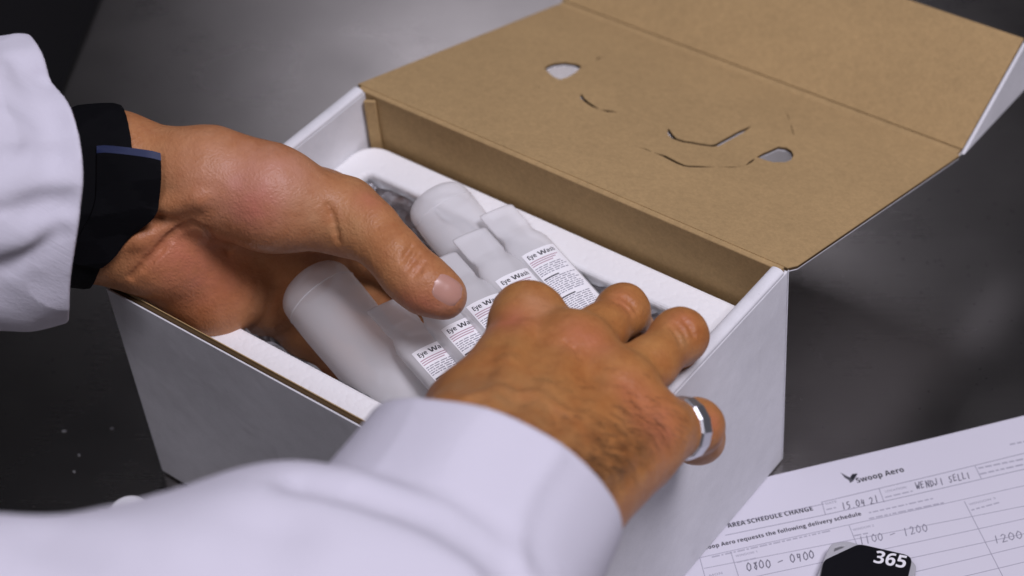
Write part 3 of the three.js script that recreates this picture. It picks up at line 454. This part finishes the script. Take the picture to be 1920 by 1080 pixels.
{ // right
  const c = D(928, 888, 0.653), n = camR.clone().multiplyScalar(0.49 * 0.877).addScaledVector(camU, 0.87 * 0.877).addScaledVector(view0, 0.48).normalize();
  const front = c.clone().addScaledVector(n, 0.05), back = c.clone().addScaledVector(n, -0.085);
  const outer = bone(front, back, 0.0425, 0.0575), inner = bone(front, c.clone().addScaledVector(n, -0.05), 0.0400, 0.0400);
  const arm = chain([D(-330, 1240, 0.545), D(250, 1264, 0.560), D(470, 1232, 0.575), D(760, 1215, 0.592), D(930, 1240, 0.605)], [0.047, 0.043, 0.0455, 0.042, 0.034], 0.03);
  const hump = bone(D(500, 978, 0.60), D(560, 1090, 0.585), 0.0115, 0.02);
  const upv = camU.clone().addScaledVector(n, -camU.dot(n)).normalize(), sd = n.clone().cross(upv);
  const solid = (x, y, z) => Math.min(outer(x, y, z), arm(x, y, z), hump(x, y, z));
  const folds = foldField(solid, [[0.007, 0.009, [[570, 912], [640, 925], [700, 935], [760, 945], [820, 962], [870, 990], [920, 1030], [970, 1079]]], [0.006, 0.013, [[512, 985], [495, 1030], [480, 1079]]], [-0.0015, 0.005, [[1045, 850], [1000, 910], [972, 965], [975, 1020], [990, 1075]]], [0.003, 0.012, [[100, 1000], [220, 1030], [300, 1075]]]]);
  const f = (x, y, z) => {
    const press = folds(x, y, z), dx = x - c.x, dy = y - c.y, dz = z - c.z, t = dx * n.x + dy * n.y + dz * n.z; const u = dx * upv.x + dy * upv.y + dz * upv.z, s = dx * sd.x + dy * sd.y + dz * sd.z, a = Math.atan2(u, s);
    const fold = 0.003 * N3(u * 22 + 4, s * 22, t * 20) + 0.0012 * (Math.abs(N3(u * 34 + t * 10, s * 30, t * 16 + 7)) - 0.2);
    let o = outer(x, y, z) + fold + press; const cut = t - 0.002 * Math.sin(a * 2 + 1); o = smax(smax(o, cut, 0.003), -(inner(x, y, z) + fold * 0.9 + press), 0.0015);
    const w = smin(arm(x, y, z), hump(x, y, z), 0.03) + press + 0.005 * N3(x * 17, y * 17, z * 17) + 0.0012 * (Math.abs(N3(x * 24, y * 30, z * 24 + 2)) - 0.2);
    return smin(o, smax(w, cut + 0.02, 0.01), 0.004);
  };
  const b = bounds([c, back, D(60, 1190, 0.55), D(760, 1150, 0.6), D(-60, 1000, 0.56)], 0.056); const g = surfaceNets(f, b.min, b.max, 0.0016);
  tag(mesh('sleeve', coatUV(g), M.coat, person), 'white coat sleeve with folded cuff crossing in front of the box');
}

// ---------------------------------------------------------------- wristband
{
  const wb = group('wristband', 'wide black wristband with a blue edge on the wrist', 'wristband');
  const A = mid(LH.fa1, LH.fa2, 0.5), B = mid(LH.rad, LH.uln, 0.5), ax = B.clone().sub(A).normalize(), s1 = camU.clone().addScaledVector(ax, -camU.dot(ax)).normalize(), s2 = ax.clone().cross(s1);
  const cen = (px) => { let lo = 0, hi = 1.6; for (let i = 0; i < 40; i++) { const m = (lo + hi) / 2, p = mid(A, B, m).project(camera); if ((p.x + 1) * 960 < px) lo = m; else hi = m; } return mid(A, B, lo); };
  const facing = Math.sign(s2.dot(view0)) < 0 ? 1 : -1;
  function band(name, px0, px1, a0, a1, off, th, mat, parent) { // between two stations, angles a0..a1 measured from up, towards us
    const na = 96, nt = 8; const pos = [], idx = []; const full = a1 - a0 >= 6.28;
    const st = new Map(), cenQ = px => { const k = Math.round(px); if (!st.has(k)) st.set(k, cen(k)); return st.get(k); };
    const rad = (c, a) => { const d = s1.clone().multiplyScalar(Math.cos(a)).addScaledVector(s2, Math.sin(a)); const h = hit(LH.f, c.clone().addScaledVector(d, 0.08), d.clone().negate(), 0.09); return h.sub(c).length(); };
    const prof = []; for (let k = 0; k <= nt; k++) prof.push([k / nt, 1]); for (let k = nt; k >= 0; k--) prof.push([k / nt, 0]); const np = prof.length;
    for (let i = 0; i <= na; i++) { const a = lerp(a0, a1, i / na), dd = 0; const low = Math.max(0, -Math.cos(a)) ** 1.4, c0 = cenQ(px0 - 52 * low), c1 = cenQ(px1 - (full ? 60 : 110) * low - (full ? 14 : 0) * Math.max(0, Math.cos(a))), r0 = rad(c0, a), r1 = rad(c1, a), rm = Math.max(rad(mid(c0, c1, 0.5), a), (r0 + r1) / 2);
      const slant = full ? 0 : facing * 0.2; for (const [t, o] of prof) { const c = mid(c0, c1, t), aa = a + slant * t * (1 - (name === 'strap_tail' ? i / na : 0)), d = s1.clone().multiplyScalar(Math.cos(aa)).addScaledVector(s2, Math.sin(aa)); const e = Math.min(t, 1 - t) * nt; const r = lerp(r0, r1, t) + (rm - (r0 + r1) / 2) * 4 * t * (1 - t) + off + (o ? th * (e < 0.5 ? 0.7 : 1) : -0.0002); const p = c.clone().addScaledVector(d, r); pos.push(p.x, p.y, p.z); } }
    for (let i = 0; i < na; i++) for (let k = 0; k < np; k++) { const a = i * np + k, b = i * np + (k + 1) % np, c = a + np, e = b + np; idx.push(a, c, b, b, c, e); }
    if (!full) for (const i of [0, na]) for (let k = 0; k < nt; k++) { const a = i * np + k, b = a + 1, c = i * np + (np - 2 - k), d = c + 1; idx.push(a, b, c, a, c, d); }
    let g = new THREE.BufferGeometry(); g.setAttribute('position', new THREE.Float32BufferAttribute(pos, 3)); g.setIndex(idx); g = toCreasedNormals(g, 0.7); return mesh(name, g, mat, parent);
  }
  
  band('strap', 128, 232, 0, Math.PI * 2, 0.0004, 0.0022, M.black, wb);
  const tail = band('strap_tail', 160, 268, facing * 1.02, facing * 2.6, 0.0029, 0.0022, M.black, wb);
  band('blue_edge', 160, 268, facing * 0.94, facing * 1.02, 0.0029, 0.0024, M.blue, tail);
}

// ---------------------------------------------------------------- finger ring
{
  const a = RH.ringA, b = RH.ringB, ax = b.clone().sub(a).normalize(); const c = mid(a, b, 0.68);
  const shape = [[-0.0032, 0.0104], [-0.0032, 0.0117], [-0.0022, 0.0123], [0.0022, 0.0123], [0.0032, 0.0117], [0.0032, 0.0104]];
  const pts = shape.map(([y, r]) => new THREE.Vector2(r, y)); pts.push(pts[0].clone());
  const g = toCreasedNormals(new THREE.LatheGeometry(pts, 14), 0.3); const rg = group('finger_ring', 'faceted silver ring on the finger outside the box wall', 'ring'); rg.position.copy(c); rg.quaternion.setFromUnitVectors(V(0, 1, 0), ax);
  mesh('band', g, M.silver, rg);
}

// ---------------------------------------------------------------- paper form
{
  const O = V(0.1254, 0, -0.0789), e = V(0.632, 0, -0.775).normalize(), d = V(0.775, 0, 0.632).normalize();
  const U0 = -0.085, PW = 0.297, PH = 0.21, S = 6.8e3, cw = Math.round(PW * S), ch = Math.round(PH * S);
  const uvp = (px, py) => { const p = P(px, py, 0.0005).sub(O); return [(p.dot(e) - U0) * S, p.dot(d) * S]; };
  const cv = document.createElement('canvas'); cv.width = cw; cv.height = ch; const c = cv.getContext('2d');
  c.fillStyle = '#d3d1da'; c.fillRect(0, 0, cw, ch);
  const lineTo = (a, b, w, s) => { c.strokeStyle = s; c.lineWidth = w; c.beginPath(); c.moveTo(...uvp(...a)); c.lineTo(...uvp(...b)); c.stroke(); };
  function put(t, a, b, font, style, hpx) { const p = uvp(...a), q = uvp(...b), len = Math.hypot(q[0] - p[0], q[1] - p[1]); c.save(); c.translate(...p); c.rotate(Math.atan2(q[1] - p[1], q[0] - p[0])); c.font = font.replace('@', Math.round(hpx)); c.fillStyle = style; const w = c.measureText(t).width; c.scale(len / w, 1); c.fillText(t, 0, 0); c.restore(); }
  put('Swoop Aero', [1607, 906], [1697, 884], 'bold @px sans-serif', '#141418', 28);
  // bird mark left of the name
  const bird = (pts, s) => { c.fillStyle = s; c.beginPath(); pts.forEach((p, i) => c[i ? 'lineTo' : 'moveTo'](...uvp(...p))); c.closePath(); c.fill(); };
  bird([[1576, 886], [1588, 893], [1596, 896], [1608, 888], [1605, 894], [1600, 902], [1594, 906], [1592, 901], [1584, 896]], '#55555c'); bird([[1608, 888], [1598, 889], [1594, 896], [1600, 900]], '#2c2c32');
  put('SWOOP AREA SCHEDULE CHANGE', [1314, 1001], [1526, 957], 'bold @px sans-serif', '#141418', 24);
  put('Swoop Aero requests the following delivery schedule', [1312, 1033], [1616, 966], 'bold @px sans-serif', '#1c1c22', 20);
  const fine = (a, b, hpx, s = '#a9a7b3') => { const p = uvp(...a), q = uvp(...b), L = Math.hypot(q[0] - p[0], q[1] - p[1]); c.save(); c.translate(...p); c.rotate(Math.atan2(q[1] - p[1], q[0] - p[0])); c.fillStyle = s; let x = 0; while (x < L) { const w = 5 + rnd() * 22; c.fillRect(x, -hpx, Math.min(w, L - x), hpx); x += w + 5; } c.restore(); };
  fine([1630, 963], [1750, 936], 5); fine([1630, 974], [1770, 944], 5); fine([1335, 1046], [1560, 996], 5);
  const faint = '#8d8b99', fnt = '@px sans-serif';
  put('DATE', [1548, 947], [1570, 942], fnt, '#8f8d9a', 11); fine([1550, 957], [1568, 953], 5); put('LOCATION:', [1660, 924], [1702, 915], fnt, '#8f8d9a', 11); fine([1660, 934], [1712, 922], 5);
  fine([1835, 880], [1925, 862], 6); fine([1838, 891], [1925, 872], 6); fine([1894, 836], [1930, 829], 6);
  for (const [a, b] of [[[1360, 985], [1545, 945]], [[1540, 942], [1950, 844]], [[1545, 966], [1950, 874]], [[1360, 1004], [1545, 966]]]) lineTo(a, b, 2.2, faint);
  for (const [a, b] of [[[1541, 942], [1548, 966]], [[1648, 916], [1658, 942]], [[1828, 874], [1840, 898]]]) lineTo(a, b, 2, faint);
  // the timetable
  for (const [a, b] of [[[1312, 1046], [1950, 905]], [[1320, 1066], [1950, 944]], [[1330, 1100], [1960, 965]], [[1340, 1125], [1960, 993]], [[1345, 1160], [1960, 1015]], [[1345, 1190], [1960, 1045]], [[1345, 1220], [1960, 1075]]]) lineTo(a, b, 1.8, faint);
  for (const [a, b] of [[[1312, 1046], [1335, 1130]], [[1370, 1034], [1400, 1130]], [[1592, 985], [1610, 1030]], [[1808, 940], [1890, 1100]]]) lineTo(a, b, 1.8, faint);
  put('WINDOW 1', [1380, 1045], [1422, 1036], fnt, '#9997a4', 11); fine([1382, 1056], [1418, 1048], 5); put('WINDOW 2', [1600, 996], [1640, 987], fnt, '#9997a4', 11); fine([1602, 1006], [1628, 1001], 5); put('WINDOW 3', [1818, 948], [1868, 936], fnt, '#9997a4', 11); fine([1822, 958], [1874, 944], 5); put('MON', [1330, 1082], [1356, 1076], fnt, '#9997a4', 11);
  // handwriting, drawn as pen strokes
  const glyph = { '0': [[[0.5, 0], [0.12, 0.3], [0.1, 0.75], [0.45, 1], [0.85, 0.75], [0.86, 0.3], [0.5, 0]]], '1': [[[0.55, 0], [0.5, 1]]], '2': [[[0.12, 0.2], [0.45, 0], [0.8, 0.2], [0.6, 0.55], [0.15, 1], [0.9, 0.95]]], '3': [[[0.1, 0.08], [0.7, 0.1], [0.4, 0.45], [0.8, 0.7], [0.4, 1], [0.05, 0.9]]], '4': [[[0.3, 0], [0.15, 0.55], [0.8, 0.5]], [[0.7, 0.1], [0.6, 1]]], '5': [[[0.8, 0], [0.3, 0.03], [0.22, 0.42], [0.7, 0.45], [0.75, 0.85], [0.2, 1]]], '8': [[[0.7, 0.1], [0.25, 0.15], [0.7, 0.6], [0.5, 1], [0.2, 0.75], [0.75, 0.1]]], '9': [[[0.75, 0.15], [0.3, 0.08], [0.3, 0.5], [0.75, 0.4], [0.78, 0.1], [0.65, 1]]], '-': [[[0, 0.6], [0.9, 0.5]]], '.': [[[0.4, 0.95], [0.5, 1]]], ' ': [], 'W': [[[0, 0], [0.15, 1], [0.45, 0.4], [0.65, 1], [1, 0]]], 'E': [[[0.8, 0.05], [0.2, 0.1], [0.15, 1], [0.8, 0.95]], [[0.18, 0.5], [0.7, 0.45]]], 'N': [[[0.05, 1], [0.15, 0], [0.75, 1], [0.85, 0]]], 'D': [[[0.1, 0], [0.12, 1], [0.8, 0.7], [0.7, 0.2], [0.05, 0.02]]], 'J': [[[0.7, 0], [0.65, 0.85], [0.2, 1], [0.1, 0.75]]], 'I': [[[0.5, 0.1], [0.5, 1]]], 'S': [[[0.8, 0.08], [0.3, 0.1], [0.3, 0.45], [0.7, 0.6], [0.5, 1], [0.1, 0.9]]], 'L': [[[0.3, 0], [0.2, 1], [0.85, 0.95]]] };
  function hand(t, a, b, hh, w = 2.6, s = '#55545f') { const p = uvp(...a), q = uvp(...b), L = Math.hypot(q[0] - p[0], q[1] - p[1]); c.save(); c.translate(...p); c.rotate(Math.atan2(q[1] - p[1], q[0] - p[0])); const adv = L / t.length; c.strokeStyle = s; c.lineWidth = w; c.lineJoin = c.lineCap = 'round'; [...t].forEach((ch2, i) => { const ox = i * adv + (rnd() - 0.5) * 3, oy = (rnd() - 0.5) * 4; for (const st of glyph[ch2] || []) { c.beginPath(); st.forEach((k, j) => { const X = ox + k[0] * adv * 0.8 + (1 - k[1]) * 4, Y = oy - hh + k[1] * hh + (rnd() - 0.5) * 2; if (!j) c.moveTo(X, Y); else c.lineTo(X, Y); }); c.stroke(); } }); c.restore(); }
  hand('15.04 21', [1580, 957], [1650, 941], 26); hand('WENDJI SELLI', [1720, 918], [1822, 896], 26); hand('0800 - 0900', [1402, 1072], [1530, 1046], 30, 3, '#62616c'); hand('1100 - 1200', [1612, 1022], [1742, 995], 28, 2.6, '#7d7c88'); hand('1200', [1864, 1020], [1922, 1008], 28, 2.6, '#7d7c88');
  const t = new THREE.CanvasTexture(cv); t.colorSpace = THREE.SRGBColorSpace; t.anisotropy = 8;
  const nx = 40, ny = 30, pos = [], uv = [], idx = []; const lift = (u, v) => 0.0006 + 0.0012 * sstep(0.15, 0.2, u) * (0.5 + 0.5 * N3(u * 14, v * 12, 1));
  for (const s of [0, 1]) for (let j = 0; j <= ny; j++) for (let i = 0; i <= nx; i++) { const u = i / nx * PW, v = j / ny * PH, p = O.clone().addScaledVector(e, U0 + u).addScaledVector(d, v); pos.push(p.x, s ? lift(u, v) - 0.00015 : lift(u, v), p.z); uv.push(i / nx, 1 - j / ny); }
  const n1 = (nx + 1) * (ny + 1); for (let j = 0; j < ny; j++) for (let i = 0; i < nx; i++) { const a = j * (nx + 1) + i, b = a + 1, k = a + nx + 1, l = k + 1; idx.push(a, k, b, b, k, l, n1 + a, n1 + b, n1 + k, n1 + b, n1 + l, n1 + k); }
  const g = new THREE.BufferGeometry(); g.setAttribute('position', new THREE.Float32BufferAttribute(pos, 3)); g.setAttribute('uv', new THREE.Float32BufferAttribute(uv, 2)); g.setIndex(idx); g.computeVertexNormals();
  tag(mesh('paper_form', g, std({ map: t, roughness: 0.8, specularIntensity: 0.25 })), 'printed and handwritten schedule form lying half under the box', 'paper');
}

// ---------------------------------------------------------------- key fob
{
  const ft = 0.009, fob = group('key_fob', 'black and grey key fob marked 365 lying on the form', 'key fob');
  const flat = (list, y) => list.map(([px, py]) => { const p = P(px, py, y); return new THREE.Vector2(p.x, p.z); });
  const roundPoly = (C, pts, r) => { const s = new C(); pts.forEach((p, i) => { const a = pts[(i + pts.length - 1) % pts.length], b = pts[(i + 1) % pts.length], p0 = p.clone().lerp(a, Math.min(0.45, r / p.distanceTo(a))), p1 = p.clone().lerp(b, Math.min(0.45, r / p.distanceTo(b))); if (!i) s.moveTo(p0.x, p0.y); else s.lineTo(p0.x, p0.y); s.quadraticCurveTo(p.x, p.y, p1.x, p1.y); }); s.closePath(); return s; };
  const ext = (shape, y, h, bev) => { const g = new THREE.ExtrudeGeometry(shape, { depth: h, bevelEnabled: true, bevelSize: bev, bevelThickness: bev, bevelSegments: 3, curveSegments: 8 }); g.rotateX(Math.PI / 2); g.translate(0, y, 0); return g; };
  const grey = flat([[1534, 1082], [1549, 1044], [1560, 1020], [1588, 1016], [1604, 1020], [1612, 1024], [1700, 1045], [1716, 1060], [1704, 1135], [1600, 1180], [1530, 1140]], ft - 0.002);
  const s = roundPoly(THREE.Shape, grey, 0.002); s.holes.push(roundPoly(THREE.Path, flat([[1560, 1037], [1563, 1026], [1576, 1022], [1588, 1023], [1582, 1028]], ft - 0.002), 0.0006));
  mesh('case', boxUV(ext(s, ft - 0.0025, ft - 0.0045, 0.0006), 0.1), M.fobGrey, fob);
  const blk = flat([[1541, 1078], [1546, 1051], [1608, 1022], [1618, 1022], [1700, 1041], [1708, 1048], [1700, 1082], [1690, 1130], [1600, 1170], [1532, 1130]], ft);
  const plate = mesh('face_plate', boxUV(ext(roundPoly(THREE.Shape, blk, 0.0022), ft - 0.0005, 0.0014, 0.0005), 0.1), M.fobBlack, fob);
  const { FontLoader } = await import('three/addons/loaders/FontLoader.js'); const { TextGeometry } = await import('three/addons/geometries/TextGeometry.js');
  const font = await new FontLoader().loadAsync('fonts/droid/droid_sans_bold.typeface.json');
  const tg = new TextGeometry('365', { font, size: 1, depth: 0.02, curveSegments: 6 }); tg.computeBoundingBox(); const bb = tg.boundingBox; tg.translate(-bb.min.x, -bb.min.y, 0); tg.scale(1 / (bb.max.x - bb.min.x), 1 / (bb.max.y - bb.min.y), 1);
  const a = P(1637, 1055, ft + 0.0001), b = P(1696, 1066, ft + 0.0001), up = P(1644, 1032, ft + 0.0001);
  const X = b.clone().sub(a), Y = up.clone().sub(a), Z = V(0, 0.008, 0); tg.applyMatrix4(new THREE.Matrix4().makeBasis(X, Y, Z).setPosition(a)); tg.computeVertexNormals();
  mesh('number', tg, M.white, plate);
}

// ---------------------------------------------------------------- small things on the table
{
  const g = group('white_cap', 'rounded white plastic cap on the steel table beside the box', 'cap'); const p = P(246, 975, 0.006); g.position.set(p.x, 0, p.z);
  const pts = [[0.0001, 0.016], [0.006, 0.0155], [0.0085, 0.0135], [0.0092, 0.010], [0.0092, 0.0005], [0.0075, 0.0004]].map(q => new THREE.Vector2(...q)); mesh('shell', new THREE.LatheGeometry(pts.reverse(), 32), M.white, g);
  const specks = []; for (const [px, py, L, a] of [[210, 803, 0.0022, 0.3], [120, 808, 0.003, 0.2], [160, 718, 0.0018, 0.1], [139, 884, 0.001, 0], [148, 853, 0.0009, 1], [935, 120, 0.001, 0.4]]) { if (py < 200) continue; const q = P(px, py, 0.0004), s = new THREE.SphereGeometry(1, 8, 6); s.scale(L / 2.4, 0.0002, 0.00025); s.rotateY(a + 0.6); s.translate(q.x, 0.0004, q.z); specks.push(s); }
  const m = mesh('dust_specks', mergeGeometries(specks), M.white); tag(m, 'tiny pale specks of dust on the steel table', 'dust', null, 'stuff');
}
scene.traverse(o => { if (o.isMesh) { o.castShadow = true; o.receiveShadow = true; } });
renderer.render(scene, camera);
